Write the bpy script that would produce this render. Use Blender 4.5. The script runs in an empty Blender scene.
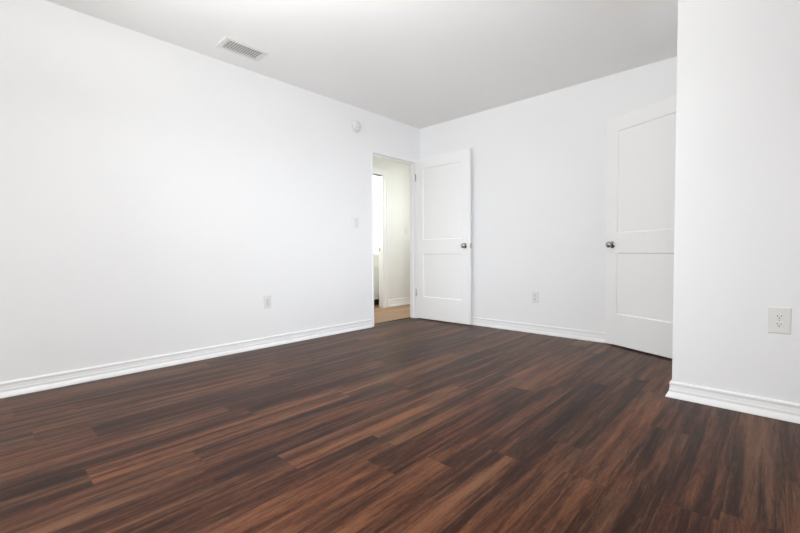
import bpy, bmesh, math, random
from mathutils import Vector, Matrix
R = math.radians
random.seed(4)
scene = bpy.context.scene
col = scene.collection

# ------------------------------------------------------------------ camera
cam_d = bpy.data.cameras.new('camera')
cam_d.sensor_width = 36.0
cam_d.lens = 399.4 / 800 * 36.0
cam_d.clip_start = 0.02
cam = bpy.data.objects.new('camera', cam_d)
col.objects.link(cam)
yaw, pitch, roll = R(-43.03), R(1.94), R(-0.41)
fw = Vector((math.sin(yaw) * math.cos(pitch), math.cos(yaw) * math.cos(pitch), -math.sin(pitch)))
r0 = Vector((math.cos(yaw), -math.sin(yaw), 0))
u0 = r0.cross(fw)
rr = r0 * math.cos(roll) + u0 * math.sin(roll)
uu = -r0 * math.sin(roll) + u0 * math.cos(roll)
M = Matrix.Identity(4)
for i in range(3):
    M[i][0], M[i][1], M[i][2] = rr[i], uu[i], -fw[i]
M.translation = (3.354, -3.991, 0.845)
cam.matrix_world = M
scene.camera = cam

# ------------------------------------------------------------------ world, lights, exposure
world = bpy.data.worlds.new('world')
scene.world = world
world.use_nodes = True
bg = world.node_tree.nodes['Background']
bg.inputs[0].default_value = (0.86, 0.93, 1.0, 1)
bg.inputs[1].default_value = 1.0

def area(name, loc, target, sx, sy, power, color):
    d = bpy.data.lights.new(name, 'AREA')
    d.shape = 'RECTANGLE'; d.size = sx; d.size_y = sy
    d.energy = power; d.color = color
    o = bpy.data.objects.new(name, d); col.objects.link(o)
    o.location = loc
    o.rotation_euler = (Vector(target) - Vector(loc)).to_track_quat('-Z', 'Y').to_euler()
    return o

# narrow fill beams added at the window openings, and unseen fills thrown at the ceiling (all behind the view)
a = area('window_fill_beam_right', (5.06, -5.0, 1.0), (0.0, -1.0, 0.9), 1.15, 1.15, 13.2, (0.89, 0.945, 1.0))
a.data.spread = R(45)
a = area('window_fill_beam_rear', (3.8, -6.1, 0.9), (1.6, 0.0, 0.6), 1.0, 1.0, 3.0, (0.87, 0.94, 1.0))
a.data.spread = R(45)
area('ceiling_fill', (1.98, -3.48, 1.9), (1.98, -3.48, 3.0), 0.3, 0.3, 43, (0.97, 0.995, 0.98))  # added upward fill to brighten the ceiling, no pendant hangs here
a = area('far_ceiling_fill', (1.0, -4.6, 0.8), (2.0, -1.2, 2.44), 0.5, 0.5, 9.0, (0.97, 0.995, 0.98))  # unseen fill added to lift the far ceiling
a.data.spread = R(100)

a = area('second_far_ceiling_fill', (2.3, -4.7, 0.6), (2.1, -1.25, 2.44), 0.4, 0.4, 2.0, (0.97, 0.995, 0.98))  # one more added fill for the far ceiling, no lamp stands here
a.data.spread = R(45)

def point(name, loc, power, color, size):
    d = bpy.data.lights.new(name, 'POINT')
    d.energy = power; d.color = color; d.shadow_soft_size = size
    o = bpy.data.objects.new(name, d); col.objects.link(o); o.location = loc
    return o
point('low_fill', (2.7, -4.6, 0.5), 47, (0.95, 0.98, 0.99), 0.15)  # low fill added beside the camera to even out the walls
point('second_low_fill', (2.2, -4.2, 0.7), 15, (0.95, 0.98, 0.99), 0.15)  # weaker low fill, also added without a lamp of its own
point('hall_lamp_light', (-0.25, 0.75, 1.55), 9, (0.98, 1.0, 0.955), 0.2)
point('bathroom_lamp_light', (-1.75, -0.25, 2.2), 42, (0.98, 1.0, 0.95), 0.10)

vs = scene.view_settings
scene.display_settings.display_device = 'sRGB'
vs.view_transform = 'Standard'
vs.look = 'None'
vs.gamma = 1.0
vs.use_curve_mapping = False
vs.exposure = 0.005
scene.cycles.max_bounces = 16
scene.cycles.diffuse_bounces = 12
scene.cycles.sample_clamp_indirect = 8

# ------------------------------------------------------------------ materials
def new_mat(name):
    m = bpy.data.materials.new(name); m.use_nodes = True
    return m, m.node_tree, m.node_tree.nodes['Principled BSDF']

def painted(name, rgb, rough, bump=0.0, bscale=90.0, mottled=0.0):
    m, nt, b = new_mat(name)
    tc = nt.nodes.new('ShaderNodeTexCoord')
    b.inputs['Roughness'].default_value = rough
    n1 = nt.nodes.new('ShaderNodeTexNoise'); n1.inputs['Scale'].default_value = 1.7; n1.inputs['Detail'].default_value = 3
    nt.links.new(tc.outputs['Object'], n1.inputs['Vector'])
    mx = nt.nodes.new('ShaderNodeMix'); mx.data_type = 'RGBA'
    mx.inputs[6].default_value = (*[c * (1 - mottled) for c in rgb], 1)
    mx.inputs[7].default_value = (*[min(1, c * (1 + mottled)) for c in rgb], 1)
    nt.links.new(n1.outputs['Fac'], mx.inputs[0])
    nt.links.new(mx.outputs[2], b.inputs['Base Color'])
    if bump:
        n2 = nt.nodes.new('ShaderNodeTexNoise'); n2.inputs['Scale'].default_value = bscale; n2.inputs['Detail'].default_value = 2
        nt.links.new(tc.outputs['Object'], n2.inputs['Vector'])
        bp = nt.nodes.new('ShaderNodeBump'); bp.inputs['Strength'].default_value = bump; bp.inputs['Distance'].default_value = 0.004
        nt.links.new(n2.outputs['Fac'], bp.inputs['Height'])
        nt.links.new(bp.outputs['Normal'], b.inputs['Normal'])
    return m

WALL = painted('white_wall_paint', (0.875, 0.875, 0.88), 0.55, 0.10, 60, 0.012)
CEIL = painted('white_ceiling_paint', (0.925, 0.925, 0.92), 0.85, 0.15, 80, 0.01)
TRIM = painted('white_trim_enamel', (0.89, 0.89, 0.89), 0.32, 0.0, 60, 0.004)
DOOR = painted('white_door_enamel', (0.92, 0.92, 0.915), 0.38, 0.03, 120, 0.006)
HALLW = painted('hall_wall_warm_light_tint', (0.80, 0.803, 0.783), 0.6, 0.08, 60, 0.01)  # same white paint as the room, the hall's warm light put into its colour
PLATE = painted('white_plastic', (0.78, 0.777, 0.758), 0.35, 0, 60, 0.003)
AGED = painted('aged_white_plastic', (0.77, 0.762, 0.73), 0.35, 0, 60, 0.003)
CABIN = painted('cabinet_paint', (0.80, 0.80, 0.74), 0.4, 0, 60, 0.005)
COUNTER = painted('counter_top', (0.86, 0.86, 0.84), 0.25, 0, 60, 0.01)
DARK = painted('dark_slot', (0.05, 0.048, 0.045), 0.7, 0, 60, 0.02)
TOEK = painted('dark_toe_kick', (0.02, 0.013, 0.011), 0.7, 0, 60, 0.05)
DUCT_SHADE = painted('duct_and_shade_grey', (0.36, 0.36, 0.355), 0.7, 0, 60, 0.03)
STRIP = painted('dark_floor_strip', (0.035, 0.02, 0.014), 0.4, 0, 60, 0.05)

def metal(name, rgb, rough):
    m, nt, b = new_mat(name)
    b.inputs['Metallic'].default_value = 1.0
    b.inputs['Roughness'].default_value = rough
    tc = nt.nodes.new('ShaderNodeTexCoord')
    n = nt.nodes.new('ShaderNodeTexNoise'); n.inputs['Scale'].default_value = 40
    nt.links.new(tc.outputs['Object'], n.inputs['Vector'])
    mx = nt.nodes.new('ShaderNodeMix'); mx.data_type = 'RGBA'
    mx.inputs[6].default_value = (*[c * 0.95 for c in rgb], 1); mx.inputs[7].default_value = (*rgb, 1)
    nt.links.new(n.outputs['Fac'], mx.inputs[0]); nt.links.new(mx.outputs[2], b.inputs['Base Color'])
    return m
NICKEL = metal('satin_nickel', (0.42, 0.41, 0.39), 0.22)
STEEL = metal('steel_screw', (0.55, 0.54, 0.52), 0.4)

def math_node(nt, op, a=None, b=None, c=None):
    n = nt.nodes.new('ShaderNodeMath'); n.operation = op
    for i, v in enumerate((a, b, c)):
        if v is None: continue
        if isinstance(v, (int, float)): n.inputs[i].default_value = v
        else: nt.links.new(v, n.inputs[i])
    return n.outputs[0]

def plank_material(name, stops, width, rough, band_scale, tone_gain, seam_dark, spec=0.5):
    """wood planks: plank_uv = metres across / along one plank, plank_id = seed and tone of that plank"""
    m, nt, b = new_mat(name)
    L = nt.links.new
    uv = nt.nodes.new('ShaderNodeUVMap'); uv.uv_map = 'plank_uv'
    pid = nt.nodes.new('ShaderNodeUVMap'); pid.uv_map = 'plank_id'
    s1 = nt.nodes.new('ShaderNodeSeparateXYZ'); L(uv.outputs[0], s1.inputs[0])
    s2 = nt.nodes.new('ShaderNodeSeparateXYZ'); L(pid.outputs[0], s2.inputs[0])
    u, v = s1.outputs[0], s1.outputs[1]
    seed, tone = s2.outputs[0], s2.outputs[1]
    def vec(us, vs_, k):
        c = nt.nodes.new('ShaderNodeCombineXYZ')
        L(math_node(nt, 'MULTIPLY_ADD', u, us, math_node(nt, 'MULTIPLY', seed, 31.7 * k)), c.inputs[0])
        L(math_node(nt, 'MULTIPLY_ADD', v, vs_, math_node(nt, 'MULTIPLY', seed, 17.3 * k)), c.inputs[1])
        L(math_node(nt, 'MULTIPLY', seed, 5.1 * k), c.inputs[2])
        return c.outputs[0]
    def noise(vector, scale, detail, rough_, dist):
        n = nt.nodes.new('ShaderNodeTexNoise')
        n.inputs['Scale'].default_value = scale; n.inputs['Detail'].default_value = detail
        n.inputs['Roughness'].default_value = rough_; n.inputs['Distortion'].default_value = dist
        L(vector, n.inputs['Vector']); return n.outputs['Fac']
    band = noise(vec(band_scale, 0.85, 1.0), 1.0, 3.5, 0.55, 0.25)
    swirl = noise(vec(band_scale * 3.4, 5.0, 2.0), 1.0, 5.0, 0.65, 1.1)
    cool = noise(vec(4.0, 1.4, 4.0), 1.0, 2.0, 0.5, 0.3)
    fine = noise(vec(420.0, 40.0, 3.0), 1.0, 3.0, 0.75, 0.3)
    t = math_node(nt, 'MULTIPLY_ADD', math_node(nt, 'SUBTRACT', swirl, 0.5), 0.62, band)
    t = math_node(nt, 'MULTIPLY_ADD', math_node(nt, 'SUBTRACT', fine, 0.5), 0.42, t)
    t = math_node(nt, 'MULTIPLY_ADD', math_node(nt, 'SUBTRACT', tone, 0.5), tone_gain, t)
    rp = nt.nodes.new('ShaderNodeValToRGB')
    cr = rp.color_ramp
    while len(cr.elements) < len(stops): cr.elements.new(0.5)
    for e, (p, c) in zip(cr.elements, stops):
        e.position = p; e.color = (*c, 1)
    L(t, rp.inputs[0])
    # thin seam at the plank's long edges
    edge = math_node(nt, 'MINIMUM', u, math_node(nt, 'SUBTRACT', width, u))
    seam = nt.nodes.new('ShaderNodeMapRange'); seam.inputs[1].default_value = 0.0004; seam.inputs[2].default_value = 0.0022
    seam.inputs[3].default_value = seam_dark; seam.inputs[4].default_value = 1.0
    L(edge, seam.inputs[0])
    mx = nt.nodes.new('ShaderNodeMix'); mx.data_type = 'RGBA'; mx.blend_type = 'MULTIPLY'
    mx.inputs[0].default_value = 1.0
    cc = nt.nodes.new('ShaderNodeCombineColor')
    for i in range(3): L(seam.outputs[0], cc.inputs[i])
    hue = nt.nodes.new('ShaderNodeMix'); hue.data_type = 'RGBA'
    hue.inputs[6].default_value = (1.08, 0.97, 0.89, 1); hue.inputs[7].default_value = (0.88, 0.95, 0.98, 1)
    hr = nt.nodes.new('ShaderNodeMapRange'); hr.inputs[1].default_value = 0.35; hr.inputs[2].default_value = 0.65
    L(cool, hr.inputs[0]); L(hr.outputs[0], hue.inputs[0])
    hm = nt.nodes.new('ShaderNodeMix'); hm.data_type = 'RGBA'; hm.blend_type = 'MULTIPLY'; hm.inputs[0].default_value = 1.0
    L(rp.outputs[0], hm.inputs[6]); L(hue.outputs[2], hm.inputs[7])
    L(hm.outputs[2], mx.inputs[6]); L(cc.outputs[0], mx.inputs[7])
    L(mx.outputs[2], b.inputs['Base Color'])
    L(math_node(nt, 'MULTIPLY_ADD', fine, 0.12, rough - 0.06), b.inputs['Roughness'])
    b.inputs['Specular IOR Level'].default_value = spec
    bp = nt.nodes.new('ShaderNodeBump'); bp.inputs['Strength'].default_value = 0.05; bp.inputs['Distance'].default_value = 0.002
    L(math_node(nt, 'MULTIPLY_ADD', seam.outputs[0], 1.0, fine), bp.inputs['Height'])
    L(bp.outputs['Normal'], b.inputs['Normal'])
    return m

WALNUT = plank_material('dark_walnut_planks', [
    (0.24, (0.0165, 0.0063, 0.0042)), (0.40, (0.036, 0.0138, 0.0083)), (0.51, (0.074, 0.0292, 0.0162)),
    (0.62, (0.124, 0.0525, 0.0275)), (0.80, (0.190, 0.086, 0.0445))], 0.155, 0.34, 21.0, 0.25, 0.62, 0.08)
OAK = plank_material('light_oak_planks', [
    (0.25, (0.26, 0.150, 0.078)), (0.5, (0.37, 0.225, 0.122)), (0.75, (0.47, 0.31, 0.18))], 0.12, 0.45, 18.0, 0.2, 0.7)

# ------------------------------------------------------------------ mesh helpers
class MB:
    """collects shapes and links them as ONE mesh object"""
    def __init__(self): self.bm = bmesh.new()
    def box(self, x0, x1, y0, y1, z0, z1, mat=None):
        vs_ = [self.bm.verts.new(p) for p in ((x0, y0, z0), (x1, y0, z0), (x1, y1, z0), (x0, y1, z0),
                                              (x0, y0, z1), (x1, y0, z1), (x1, y1, z1), (x0, y1, z1))]
        for f in ((0, 3, 2, 1), (4, 5, 6, 7), (0, 1, 5, 4), (1, 2, 6, 5), (2, 3, 7, 6), (3, 0, 4, 7)):
            self.bm.faces.new([vs_[i] for i in f])
        return vs_
    def rings(self, rings_, cap0=True, cap1=True):
        """skin a list of point rings"""
        rv = [[self.bm.verts.new(p) for p in r] for r in rings_]
        n = len(rv[0])
        for a, b in zip(rv, rv[1:]):
            for i in range(n):
                self.bm.faces.new((a[i], a[(i + 1) % n], b[(i + 1) % n], b[i]))
        if cap0: self.bm.faces.new(list(reversed(rv[0])))
        if cap1: self.bm.faces.new(rv[-1])
    def lathe(self, prof, o=(0, 0, 0), axis=(0, 0, 1), n=24):
        """prof: list of (distance along axis, radius)"""
        a = Vector(axis).normalized(); o = Vector(o)
        s = a.orthogonal().normalized(); t = a.cross(s)
        self.rings([[o + a * d + (s * math.cos(2 * math.pi * i / n) + t * math.sin(2 * math.pi * i / n)) * max(r, 1e-4)
                     for i in range(n)] for d, r in prof])
    def tube(self, pts, r, n=10):
        pts = [Vector(p) for p in pts]; rs = []
        for k, p in enumerate(pts):
            d = (pts[min(k + 1, len(pts) - 1)] - pts[max(k - 1, 0)]).normalized()
            s = d.cross(Vector((0.3, 0.9, 0.1))).normalized(); t = d.cross(s)
            rs.append([p + (s * math.cos(2 * math.pi * i / n) + t * math.sin(2 * math.pi * i / n)) * r for i in range(n)])
        self.rings(rs)
    def sweep(self, prof, path):
        """prof: (offset from wall, height); path: list of (point on wall x,y ; outward normal x,y)"""
        self.rings([[(p[0] + nrm[0] * d, p[1] + nrm[1] * d, z) for d, z in prof] for p, nrm in path])
    def build(self, name, mat, parent=None, bevel=0.0, smooth=False, matrix=None):
        bmesh.ops.recalc_face_normals(self.bm, faces=self.bm.faces)
        me = bpy.data.meshes.new(name)
        self.bm.to_mesh(me); self.bm.free()
        me.materials.append(mat)
        if smooth:
            for p in me.polygons: p.use_smooth = True
            me.set_sharp_from_angle(angle=R(40))
        o = bpy.data.objects.new(name, me); col.objects.link(o)
        if parent: o.parent = parent
        if matrix is not None: o.matrix_local = matrix
        if bevel:
            b = o.modifiers.new('bevel', 'BEVEL'); b.width = bevel; b.segments = 2; b.limit_method = 'ANGLE'
        return o

def tag(o, label=None, cat=None, group=None, kind=None):
    if label: o['label'] = label
    if cat: o['category'] = cat
    if group: o['group'] = group
    if kind: o['kind'] = kind
    return o
def empty(name, loc, rotz=0.0):
    o = bpy.data.objects.new(name, None); col.objects.link(o)
    o.location = loc; o.rotation_euler = (0, 0, rotz); o.empty_display_size = 0.1
    return o

H = 2.44
XR, YB = 5.10, -6.20          # right and rear walls (outside the view)
T = 0.095                     # partition thickness
NX, NY = 2.939, -1.241        # outer corner of the closet bump-out
DY0, DY1, DH = -0.865, -0.080, 2.012   # rough opening of the room door in the left wall
HX = -1.04                    # far wall of the hall

# ------------------------------------------------------------------ floors
def plank_floor(name, mat, rows, w, axis_rows, regions, joints, length, slab, seedbase):
    """one mesh; a quad per plank.  regions: clip rectangles (x0,x1,y0,y1)"""
    rnd = random.Random(seedbase)
    bm = bmesh.new()
    uvl = bm.loops.layers.uv.new('plank_uv'); idl = bm.loops.layers.uv.new('plank_id')
    for k in rows:
        x1 = axis_rows - w * k; x0 = x1 - w
        off, tones = joints.get(k, (None, {}))
        r_off = rnd.uniform(0, length)
        if off is None: off = r_off
        for j in range(-12, 8):
            ya = off + j * length; yb = ya + length
            seed, tone = rnd.uniform(0, 40), rnd.betavariate(2.2, 2.2)
            if j in tones: seed, tone = tones[j]
            for (rx0, rx1, ry0, ry1) in regions:
                a0, a1, b0, b1 = max(x0, rx0), min(x1, rx1), max(ya, ry0), min(yb, ry1)
                if a1 - a0 < 1e-4 or b1 - b0 < 1e-4: continue
                f = bm.faces.new([bm.verts.new((x, y, 0)) for x, y in ((a0, b0), (a1, b0), (a1, b1), (a0, b1))])
                for lp in f.loops:
                    lp[uvl].uv = (lp.vert.co.x - x0, lp.vert.co.y - ya)
                    lp[idl].uv = (seed, tone)
    me = bpy.data.meshes.new(name)
    for (x0, x1, y0, y1) in slab:
        vs_ = [bm.verts.new(p) for p in ((x0, y0, -.03), (x1, y0, -.03), (x1, y1, -.03), (x0, y1, -.03),
                                         (x0, y0, -.001), (x1, y0, -.001), (x1, y1, -.001), (x0, y1, -.001))]
        for q in ((0, 3, 2, 1), (0, 1, 5, 4), (1, 2, 6, 5), (2, 3, 7, 6), (3, 0, 4, 7)):
            bm.faces.new([vs_[i] for i in q])
    bm.to_mesh(me); bm.free(); me.materials.append(mat)
    o = bpy.data.objects.new(name, me); col.objects.link(o)
    return o

joints = {-2: (-2.36, {}), -1: (-2.42, {}), 0: (-1.77, {}), 1: (-2.46, {}), 2: (-2.236, {}), 3: (-2.50, {}), 4: (-2.73, {}),
          5: (-2.915, {}), 6: (-2.746, {}), 10: (-3.71, {}), 9: (-3.37, {}), 11: (-2.998, {})}
fl = plank_floor('floor', WALNUT, range(-14, 22), 0.155, 3.09,
                 [(0, XR, YB, 0), (-T, 0, DY0, DY1)], joints, 1.22, [(0, XR, YB, 0), (-T, 0, DY0, DY1)], 21)
tag(fl, 'dark reddish-brown walnut plank floor of the empty room', 'floor', kind='structure')
hf = plank_floor('floor_hall', OAK, range(-2, 27), 0.12, -T + 0.02,
                 [(-2.9, -T, -2.0, 1.9)], {}, 0.9, [(-2.9, -T, -2.0, 1.9)], 5)
tag(hf, 'light oak plank floor of the hall beyond the doorway', 'floor', kind='structure')

# ------------------------------------------------------------------ walls and ceiling
def wall(name, boxes, mat, label, cat='wall'):
    m = MB()
    for b in boxes: m.box(*b)
    o = m.build(name, mat)
    return tag(o, label, cat, kind='structure')

wall('wall_left', [(-T, 0, YB - .12, DY0, 0, H), (-T, 0, DY0, DY1, DH, H), (-T, 0, DY1, 0.12, 0, H)], WALL,
     'long white wall at the left with the doorway near the corner')
wall('wall_back', [(0, NX + T, 0, 0.12, 0, H)], WALL, 'white back wall between the two open doors')
CY0, CY1 = -1.135, -0.375     # closet opening in the side of the bump-out
wall('wall_closet_side', [(NX, NX + T, NY, CY0, 0, H), (NX, NX + T, CY0, CY1, DH, H), (NX, NX + T, CY1, 0, 0, H)], WALL,
     'side of the white closet bump-out facing the left wall')
wall('wall_closet_front', [(NX + T, XR + .12, NY, NY + T, 0, H)], WALL, 'white wall at the near right with a large outlet plate')
wall('wall_closet_inside', [(NX + T, XR + .12, 0, 0.12, 0, H), (XR, XR + .12, NY + T, 0, 0, H)], WALL, 'walls inside the closet')
W1 = (-5.62, -4.38, 0.40, 1.62)   # right window y0 y1 z0 z1
W2 = (3.20, 4.40, 0.35, 1.50)     # rear window x0 x1 z0 z1
wall('wall_right', [(XR, XR + .12, YB - .12, W1[0], 0, H), (XR, XR + .12, W1[1], NY, 0, H),
                    (XR, XR + .12, W1[0], W1[1], 0, W1[2]), (XR, XR + .12, W1[0], W1[1], W1[3], H)], WALL, 'white window wall at the right')
wall('wall_rear', [(0, W2[0], YB - .12, YB, 0, H), (W2[1], XR, YB - .12, YB, 0, H),
                   (W2[0], W2[1], YB - .12, YB, 0, W2[2]), (W2[0], W2[1], YB - .12, YB, W2[3], H)], WALL, 'white window wall behind the viewer')
wall('ceiling', [(-T, XR + .12, YB - .12, 0.12, H, H + .1)], CEIL, 'white ceiling with one air vent', 'ceiling')

# hall and bathroom beyond the doorway
BO0, BO1, BH = -0.42, 0.335, 2.035     # bathroom opening in the hall wall
wall('wall_hall', [(HX - T, HX, -2.0, BO0, 0, H), (HX - T, HX, BO0, BO1, BH, H), (HX - T, HX, BO1, 1.9, 0, H)], HALLW,
     'white hall wall tinted for warm light, seen through the doorway')
wall('wall_hall_ends', [(-2.9, -T, 1.9, 2.0, 0, H), (-2.9, -T, -2.1, -2.0, 0, H), (-3.0, -2.9, -2.1, 2.0, 0, H),
                        (-T, 0, 0.12, 2.0, 0, H)], HALLW, 'end walls of the hall and bathroom')
wall('wall_bathroom', [(-2.9, HX - T, 0.74, 0.84, 0, H), (-2.9, HX - T, -1.3, -1.2, 0, H)], HALLW, 'white bathroom wall behind the vanity')
wall('ceiling_hall', [(-3.0, -T, -2.1, 2.0, H, H + .1)], CEIL, 'hall ceiling beyond the doorway', 'ceiling')

# windows behind the viewer (frames with a mid rail)
def window(name, frame, axis):
    m = MB()
    a0, a1, z0, z1 = frame
    def bx(p0, p1, q0, q1):
        if axis == 'x': m.box(XR + .03, XR + .08, p0, p1, q0, q1)
        else: m.box(p0, p1, YB - .08, YB - .03, q0, q1)
    w = 0.045
    bx(a0, a0 + w, z0, z1); bx(a1 - w, a1, z0, z1); bx(a0 + w, a1 - w, z0, z0 + w); bx(a0 + w, a1 - w, z1 - w, z1)
    o = m.build(name, TRIM, bevel=.003)
    return tag(o, None, None, kind='structure')
tag(window('window_1', W1, 'x'), 'white framed window in the right wall', 'window')
tag(window('window_2', W2, 'y'), 'white framed window in the rear wall', 'window')

# ------------------------------------------------------------------ baseboards
BB = [(0, 0), (0.0265, 0), (0.027, 0.005), (0.0245, 0.013), (0.0190, 0.023), (0.0135, 0.029), (0.0120, 0.033), (0.0128, 0.045), (0.0105, 0.050),
      (0.0090, 0.070), (0.0112, 0.076), (0.0116, 0.083), (0.0085, 0.0885), (0.004, 0.091), (0, 0.091)]
BBH = [(d, z * 1.25) for d, z in BB]
def baseboard(name, path, prof, label, mat=TRIM):
    m = MB(); m.sweep(prof, path)
    return tag(m.build(name, mat, smooth=False), label, 'baseboard', kind='structure')
baseboard('baseboard_left', [((0, YB), (1, 0)), ((0, DY0 - .030), (1, 0)), ((0, DY0 - .022), (.80, 0)), ((0, DY0 - .020), (.15, 0))], BB,
          'white moulded baseboard along the left wall')
baseboard('baseboard_back', [((0.0, 0), (0, -1)), ((NX, 0), (0, -1))], BB, 'white moulded baseboard along the back wall')
s2 = 1.0
baseboard('baseboard_closet', [((NX, CY0 - .065), (-1, 0)), ((NX, NY), (-s2, -s2)), ((XR, NY), (0, -1))], BB,
          'white moulded baseboard wrapping the near right wall corner')
baseboard('baseboard_right', [((XR, NY), (-1, 0)), ((XR, YB), (-1, 0))], BB, 'white baseboard along the right wall')
baseboard('baseboard_hall', [((HX, BO1 + .105), (1, 0)), ((HX, 1.9), (1, 0))], BBH, 'white baseboard in the hall beyond the doorway')

# ------------------------------------------------------------------ door frames (trim)
def frame_left():
    m = MB()
    j = 0.020
    # side jambs and head, lining the opening
    m.box(-T - .004, .005, DY0, DY0 + j, 0, DH)
    m.box(-T - .004, .005, DY1 - j, DY1, 0, DH)
    m.box(-T - .004, .005, DY0 + j, DY1 - j, DH - j, DH)
    # door stop
    s = .011
    m.box(-T + .004, -.040, DY0 + j, DY0 + j + s, 0, DH - j)
    m.box(-T + .004, -.040, DY1 - j - s, DY1 - j, 0, DH - j)
    m.box(-T + .004, -.040, DY0 + j + s, DY1 - j - s, DH - j - s, DH - j)
    o = m.build('trim_1', TRIM, bevel=.0015)
    tag(o, 'narrow white door frame lining the doorway in the left wall', 'door frame', kind='structure')
    return o
frame_left()
def frame_closet():
    m = MB(); j = .018
    m.box(NX - .004, NX + T + .004, CY0, CY0 + j, 0, DH)
    m.box(NX - .004, NX + T + .004, CY1 - j, CY1, 0, DH)
    m.box(NX - .004, NX + T + .004, CY0 + j, CY1 - j, DH - j, DH)
    o = m.build('trim_2', TRIM, bevel=.0015)
    tag(o, 'white frame of the closet doorway in the bump-out', 'door frame', kind='structure')
frame_closet()
def frame_bath():
    m = MB(); j = .018; c = .095
    m.box(HX - T - .004, HX + .004, BO1 - .002, BO1 + j, 0, BH + j)
    m.box(HX - T - .004, HX + .004, BO0 - j, BO0, 0, BH + j)
    m.box(HX - T - .004, HX + .004, BO0, BO1 - .002, BH, BH + j)
    m.box(HX - .06, HX - .048, BO0, BO1, BH - .012, BH)
    # casing on the hall side, with a back band
    m.box(HX, HX + .014, BO1 + .006, BO1 + c, 0, BH + c)
    m.box(HX + .014, HX + .022, BO1 + c - .028, BO1 + c, 0, BH + c)
    m.box(HX, HX + .014, BO0 - c, BO0 - .006, 0, BH + c)
    m.box(HX + .014, HX + .022, BO0 - c, BO0 - c + .028, 0, BH + c)
    m.box(HX, HX + .014, BO0 - .006, BO1 + .006, BH + .006, BH + c)
    m.box(HX + .014, HX + .022, BO0 - c + .028, BO1 + c - .028, BH + c - .028, BH + c)
    o = m.build('trim_3', TRIM, bevel=.002)
    tag(o, 'white casing around the opening in the hall wall', 'door frame', kind='structure')
    p = MB(); p.box(HX - .085, HX - .055, BO1 - .0045, BO1 - .002, .87, .925)
    p.box(HX - .08, HX - .062, BO1 - .006, BO1 - .0045, .885, .91)
    tag(p.build('strike_plate', NICKEL, o), 'small dark metal strike plate')
frame_bath()
m = MB(); m.rings([[(-T - .016, y, 0), (-T + .012, y, 0), (-T + .008, y, .005), (-T - .002, y, .007), (-T - .012, y, .005)] for y in (DY0 + .02, DY1 - .02)])
tag(m.build('trim_4', STRIP), 'thin dark floor strip in the doorway', 'threshold', kind='structure')

# ------------------------------------------------------------------ doors
def knob_mesh(m, o, ax, reach=0.058):
    a = Vector(ax)
    k = reach / 0.058
    # rosette, neck, egg-shaped knob
    m.lathe([(0, .0320), (.003, .0320), (.006, .029), (.009, .022), (.0095, .014)], o, a, 28)
    m.lathe([(.0085, .015), (.018 * k, .0135), (.024 * k, .0155), (.029 * k, .0210), (.036 * k, .0262), (.043 * k, .0275),
             (.050 * k, .0255), (.055 * k, .020), (.058 * k, .011), (.0585 * k, .002)], o, a, 28)

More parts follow.
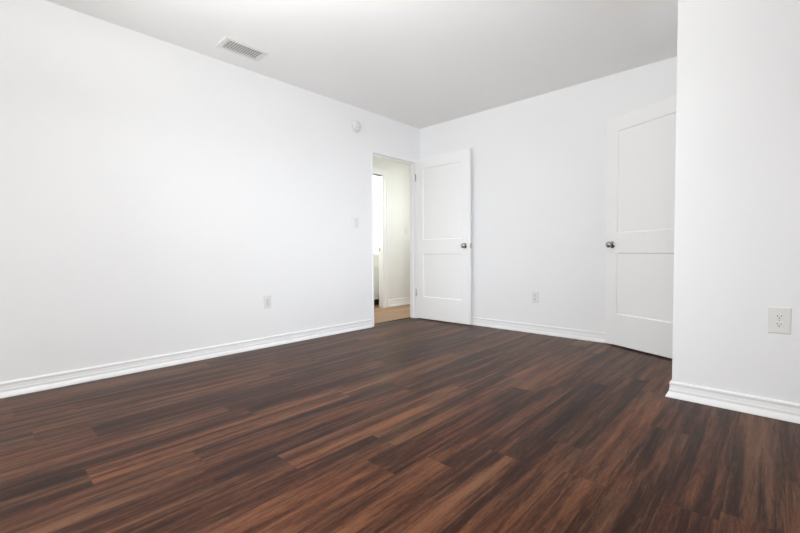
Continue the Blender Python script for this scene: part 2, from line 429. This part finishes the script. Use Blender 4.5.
def door(name, label, hinge, free, hinge_sign, back_reach, pins, kz=.925):
    """leaf with two recessed panels; local x runs from the hinge to the free edge, local -y faces the viewer"""
    hx, hy = hinge; fx, fy = free
    w = math.hypot(fx - hx, fy - hy); ang = math.atan2(fy - hy, fx - hx)
    z0, z1 = 0.012, 2.030
    th = .035
    flip = hinge_sign           # +1: viewer's side is local -y ; -1: local +y
    # a leaf mesh with stepped rectangular recesses on both faces
    bm = bmesh.new()
    st = .115
    panels = [(st, w - st, .288, .830), (st, w - st, 1.010, 1.900)]
    xs = [0, st, w - st, w]; zs = [z0, .288, .830, 1.010, 1.900, z1]
    for side in (0, 1):
        y = 0.0 if side == 0 else th * flip
        inward = (th * flip) * (1 if side == 0 else -1)
        g = {}
        for i, x in enumerate(xs):
            for k, z in enumerate(zs): g[i, k] = bm.verts.new((x, y, z))
        for i in range(3):
            for k in range(5):
                q = [g[i, k], g[i + 1, k], g[i + 1, k + 1], g[i, k + 1]]
                if i == 1 and k in (1, 3):
                    bx0, bx1, bz0, bz1 = xs[1], xs[2], zs[k], zs[k + 1]
                    prev = q
                    for inset, depth in ((.0015, .20), (.006, .24), (.0075, .255)):
                        r = [bm.verts.new((x, y + inward * depth, z)) for x, z in (
                            (bx0 + inset, bz0 + inset), (bx1 - inset, bz0 + inset), (bx1 - inset, bz1 - inset), (bx0 + inset, bz1 - inset))]
                        for e in range(4):
                            bm.faces.new((prev[e], prev[(e + 1) % 4], r[(e + 1) % 4], r[e]))
                        prev = r
                    bm.faces.new(prev)
                else:
                    bm.faces.new(q)
    # edges of the leaf
    bm.verts.ensure_lookup_table()
    def rim(a, b):
        q = [(*a, 0.0), (*b, 0.0), (*b, th * flip), (*a, th * flip)]
        bm.faces.new([bm.verts.new((x, y, z)) for x, z, y in q])
    rim((0, z0), (w, z0)); rim((w, z0), (w, z1)); rim((w, z1), (0, z1)); rim((0, z1), (0, z0))
    bmesh.ops.remove_doubles(bm, verts=bm.verts, dist=1e-5)
    bmesh.ops.recalc_face_normals(bm, faces=bm.faces)
    me = bpy.data.meshes.new(name); bm.to_mesh(me); bm.free(); me.materials.append(DOOR)
    o = bpy.data.objects.new(name, me); col.objects.link(o)
    o.location = (hx, hy, 0); o.rotation_euler = (0, 0, ang)
    tag(o, label, 'door', kind='structure')
    b = o.modifiers.new('bevel', 'BEVEL'); b.width = .002; b.segments = 2; b.limit_method = 'ANGLE'; b.angle_limit = R(60)
    kx = w - .066
    for side in (0, 1):
        m = MB()
        if side == 0: knob_mesh(m, (kx, 0, kz), (0, -flip, 0))
        else: knob_mesh(m, (kx, th * flip, kz), (0, flip, 0), back_reach)
        tag(m.build('knob', NICKEL, o, smooth=True), 'brushed nickel door knob')
    m = MB()
    ym = th * flip / 2
    m.box(w - .0005, w + .0015, ym - .0125, ym + .0125, kz - .029, kz + .029)
    m.box(w + .001, w + .009, ym - .006, ym + .006, kz - .009, kz + .009)
    tag(m.build('latch_plate', NICKEL, o, bevel=.001), 'metal latch plate on the door edge')
    for z in (.34, 1.80):
        m = MB()
        px, py = pins
        m.lathe([(-.046, .002), (-.043, .0042), (.043, .0042), (.046, .002)], (px, py, z), (0, 0, 1), 14)
        m.box(px, .002, py * .5, py * .5 + .002, z - .043, z + .043)
        tag(m.build('hinge', NICKEL, o, smooth=True), 'small metal hinge knuckle')
    return o
# room door: hinged on the right jamb of the doorway, swung back along the back wall
door('door_1', 'white two-panel door swung open against the back wall beside the doorway', (0.012, -0.104), (0.813, -0.097), 1, .045, (-.006, -.002))
# closet door: hinged on the bump-out, leaning back towards the back wall
door('door_2', 'white two-panel closet door standing ajar, partly hidden behind the near right wall', (2.9215, -0.372), (2.240, -0.047), -1, .034, (-.006, .002), .906)

# ------------------------------------------------------------------ wall plates
def rounded_plate(m, w, h, t):
    """plate in local x (width) / z (height), bulging to -y"""
    def ring(sx, sz, y, r):
        pts = []
        for cx, cz, a0 in ((sx - r, sz - r, 0), (-sx + r, sz - r, 90), (-sx + r, -sz + r, 180), (sx - r, -sz + r, 270)):
            for a in (0, 30, 60, 90):
                pts.append((cx + r * math.cos(R(a0 + a)), y, cz + r * math.sin(R(a0 + a))))
        return pts
    m.rings([ring(w / 2, h / 2, 0, .003), ring(w / 2, h / 2, -t * .45, .003), ring(w / 2 - .002, h / 2 - .002, -t * .85, .003),
             ring(w / 2 - .006, h / 2 - .006, -t, .003)])

def outlet(loc, rotz, w, h, label, plastic):
    root = empty('wall_outlet', loc, rotz)
    tag(root, label, 'outlet', 'duplex wall outlets')
    t = .006
    m = MB(); rounded_plate(m, w, h, t); m.build('cover_plate', plastic, root)
    for s in (1, -1):
        m = MB()
        zc = s * .0195
        pts = []
        for i in range(32):
            a = 2 * math.pi * i / 32
            pts.append((.0172 * math.cos(a), max(-.0142, min(.0142, .0172 * math.sin(a)))))
        m.rings([[(x, -t + .001, zc + z) for x, z in pts], [(x, -t - .0022, zc + z) for x, z in pts],
                 [(x * .94, -t - .003, zc + z * .94) for x, z in pts]])
        so = m.build('socket', plastic, root)
        m = MB()
        m.box(-.0078, -.0052, -t - .0035, -t, zc - .001, zc + .008)
        m.box(.0052, .0078, -t - .0035, -t, zc, zc + .007)
        m.lathe([(0, .0028), (.0035, .0028)], (0, -t, zc - .0075), (0, -1, 0), 14)
        tag(m.build('slots', DARK, so), 'dark plug slots')
    m = MB(); m.lathe([(0, .0034), (.001, .0034), (.0016, .002)], (0, -t, 0), (0, -1, 0), 14)
    m.build('screw', STEEL, root)
    return root
outlet((3.3835, NY, .494), 0, .086, .132, 'oversized white outlet plate on the near right wall', AGED)
outlet((1.556, 0, .376), 0, .072, .116, 'white outlet low on the back wall between the two open doors', PLATE)
outlet((0, -2.172, .410), R(90), .072, .116, 'white outlet low on the long left wall', PLATE)

def switch(loc, rotz, label, toggles=(0,), w=.072):
    root = empty('light_switch', loc, rotz)
    tag(root, label, 'light switch', 'toggle light switches')
    t = .006
    m = MB(); rounded_plate(m, w, .116, t); m.build('cover_plate', PLATE, root)
    for x in toggles:
        m = MB(); m.box(x - .0055, x + .0055, -t - .0012, -t + .001, -.0125, .0125)
        m.build('toggle_collar', PLATE, root)
        m = MB()
        m.rings([[(x - .0046, -t, -.005), (x + .0046, -t, -.005), (x + .0046, -t, .006), (x - .0046, -t, .006)],
                 [(x - .0036, -t - .014, .0045), (x + .0036, -t - .014, .0045), (x + .0036, -t - .013, .0105), (x - .0036, -t - .013, .0105)]])
        m.build('toggle', PLATE, root, bevel=.001)
        for s in (1, -1):
            m = MB(); m.lathe([(0, .0034), (.001, .0034), (.0016, .002)], (x, -t, s * .030), (0, -1, 0), 12)
            m.build('screw', STEEL, root)
    return root
switch((0, -1.103, 1.182), R(90), 'white toggle switch on the left wall just left of the doorway')
switch((HX, .862, 1.205), R(90), 'pale toggle switch on the hall wall seen through the doorway')

# ------------------------------------------------------------------ smoke detector
root = empty('smoke_detector', (0, -1.092, 2.228))
tag(root, 'round white detector high on the left wall near the doorway', 'smoke detector')
m = MB(); m.lathe([(0, .064), (.007, .064), (.010, .062), (.010, .050)], (0, 0, 0), (1, 0, 0), 40); m.build('base', PLATE, root, smooth=True)
m = MB(); m.lathe([(.009, .0475), (.0175, .0475)], (0, 0, 0), (1, 0, 0), 40); tag(m.build('shade_ring', DUCT_SHADE, root, smooth=True), 'grey ring painted as the shade under the cover')  # darkened ring stands in for shade in the step below the cover
m = MB(); m.lathe([(.017, .040), (.017, .0555), (.034, .0535), (.039, .049), (.041, .041), (.041, .038), (.034, .036), (.034, .030), (.041, .028), (.043, .022), (.044, .004)],
                  (0, 0, 0), (1, 0, 0), 40)
cov = m.build('cover', PLATE, root, smooth=True)
m = MB(); m.lathe([(.0435, .009), (.0465, .0088), (.047, .006), (.0472, .001)], (0, .010, -.006), (1, 0, 0), 20); m.build('test_button', PLATE, cov, smooth=True)

# ------------------------------------------------------------------ ceiling vent
root = empty('ceiling_vent', (0.308, -2.503, H))
tag(root, 'white rectangular air vent with grey grille set in the ceiling', 'air vent')
ox, oy, ix, iy = .100, .174, .066, .137
m = MB()
def rect(sx, sy, z): return [(-sx, -sy, z), (sx, -sy, z), (sx, sy, z), (-sx, sy, z)]
m.rings([rect(ox, oy, 0), rect(ox, oy, -.003), rect(ox - .006, oy - .006, -.008), rect(ix + .004, iy + .004, -.010),
         rect(ix, iy, -.009), rect(ix, iy, -.0005)], cap0=False, cap1=False)
m.build('frame', PLATE, root)
m = MB(); m.box(-ix, ix, -iy, iy, -.0012, -.0004); m.build('backing', DUCT_SHADE, root)
m = MB()
n = 14
for k in range(n):
    y = -iy + (k + .5) * 2 * iy / n
    c = .0058
    m.rings([[(x, y - c, -.0088), (x, y - c + .0020, -.0094), (x, y + c, -.0050), (x, y + c - .0020, -.0044)] for x in (-ix, ix)])
m.build('louvers', PLATE, root)
m = MB()
for k in range(1, 5):
    x = -ix + k * 2 * ix / 5
    m.box(x - .0016, x + .0016, -iy, iy, -.0104, -.0085)
m.build('crossbars', PLATE, root)
for s in (1, -1):
    m = MB(); m.lathe([(0, .004), (.0012, .004), (.002, .002)], (0, s * (oy - .016), -.009), (0, 0, -1), 12); m.build('screw', STEEL, root)

# ------------------------------------------------------------------ bathroom vanity glimpsed through the hall
vx, vy0, vy1, vt = -1.335, -.50, .60, .80
root = empty('vanity_cabinet', (vx - .25, (vy0 + vy1) / 2, 0))
tag(root, 'white vanity cabinet with dark toe kick glimpsed through the hall opening', 'cabinet')
ex, ey = root.location.x, root.location.y
def local(m, *b): m.box(b[0] - ex, b[1] - ex, b[2] - ey, b[3] - ey, b[4], b[5])
m = MB(); local(m, vx - .50, vx, vy0, vy1, .095, vt); m.build('body', CABIN, root, bevel=.002)
m = MB(); local(m, vx - .50, vx - .045, vy0 + .01, vy1 - .005, 0, .095); tag(m.build('toe_kick', TOEK, root), 'dark toe kick')
for a, b in ((vy0 + .01, vy0 + .36), (vy0 + .37, vy0 + .72), (vy0 + .73, vy1 - .02)):
    m = MB(); local(m, vx, vx + .018, a, b, .60, vt - .03); m.build('drawer', CABIN, root, bevel=.002)
    m = MB(); local(m, vx, vx + .012, a + .05, b - .05, .16, .54); local(m, vx, vx + .018, a, a + .05, .11, .59); local(m, vx, vx + .018, b - .05, b, .11, .59)
    local(m, vx, vx + .018, a + .05, b - .05, .11, .16); local(m, vx, vx + .018, a + .05, b - .05, .54, .59)
    m.build('cabinet_door', CABIN, root, bevel=.0015)
m = MB(); m.box(vx - .51, vx + .025, vy0, vy1 + .008, vt, vt + .028)
tag(m.build('countertop', COUNTER, bevel=.003), 'white countertop lying on the vanity cabinet in the bathroom', 'countertop')
root = empty('faucet', (vx - .13, .42, vt + .028))
tag(root, 'small metal faucet on the white countertop beyond the hall', 'faucet')
m = MB(); m.lathe([(0, .024), (.006, .024), (.012, .014), (.09, .012)], (0, 0, 0), (0, 0, 1), 18)
m.tube([(0, 0, .085), (.005, 0, .10), (.03, 0, .112), (.07, 0, .108), (.09, 0, .09)], .009); m.build('spout', NICKEL, root, smooth=True)
m = MB(); m.tube([(0, 0, .105), (-.005, 0, .13), (-.03, 0, .145)], .006); m.build('handle', NICKEL, root, smooth=True)
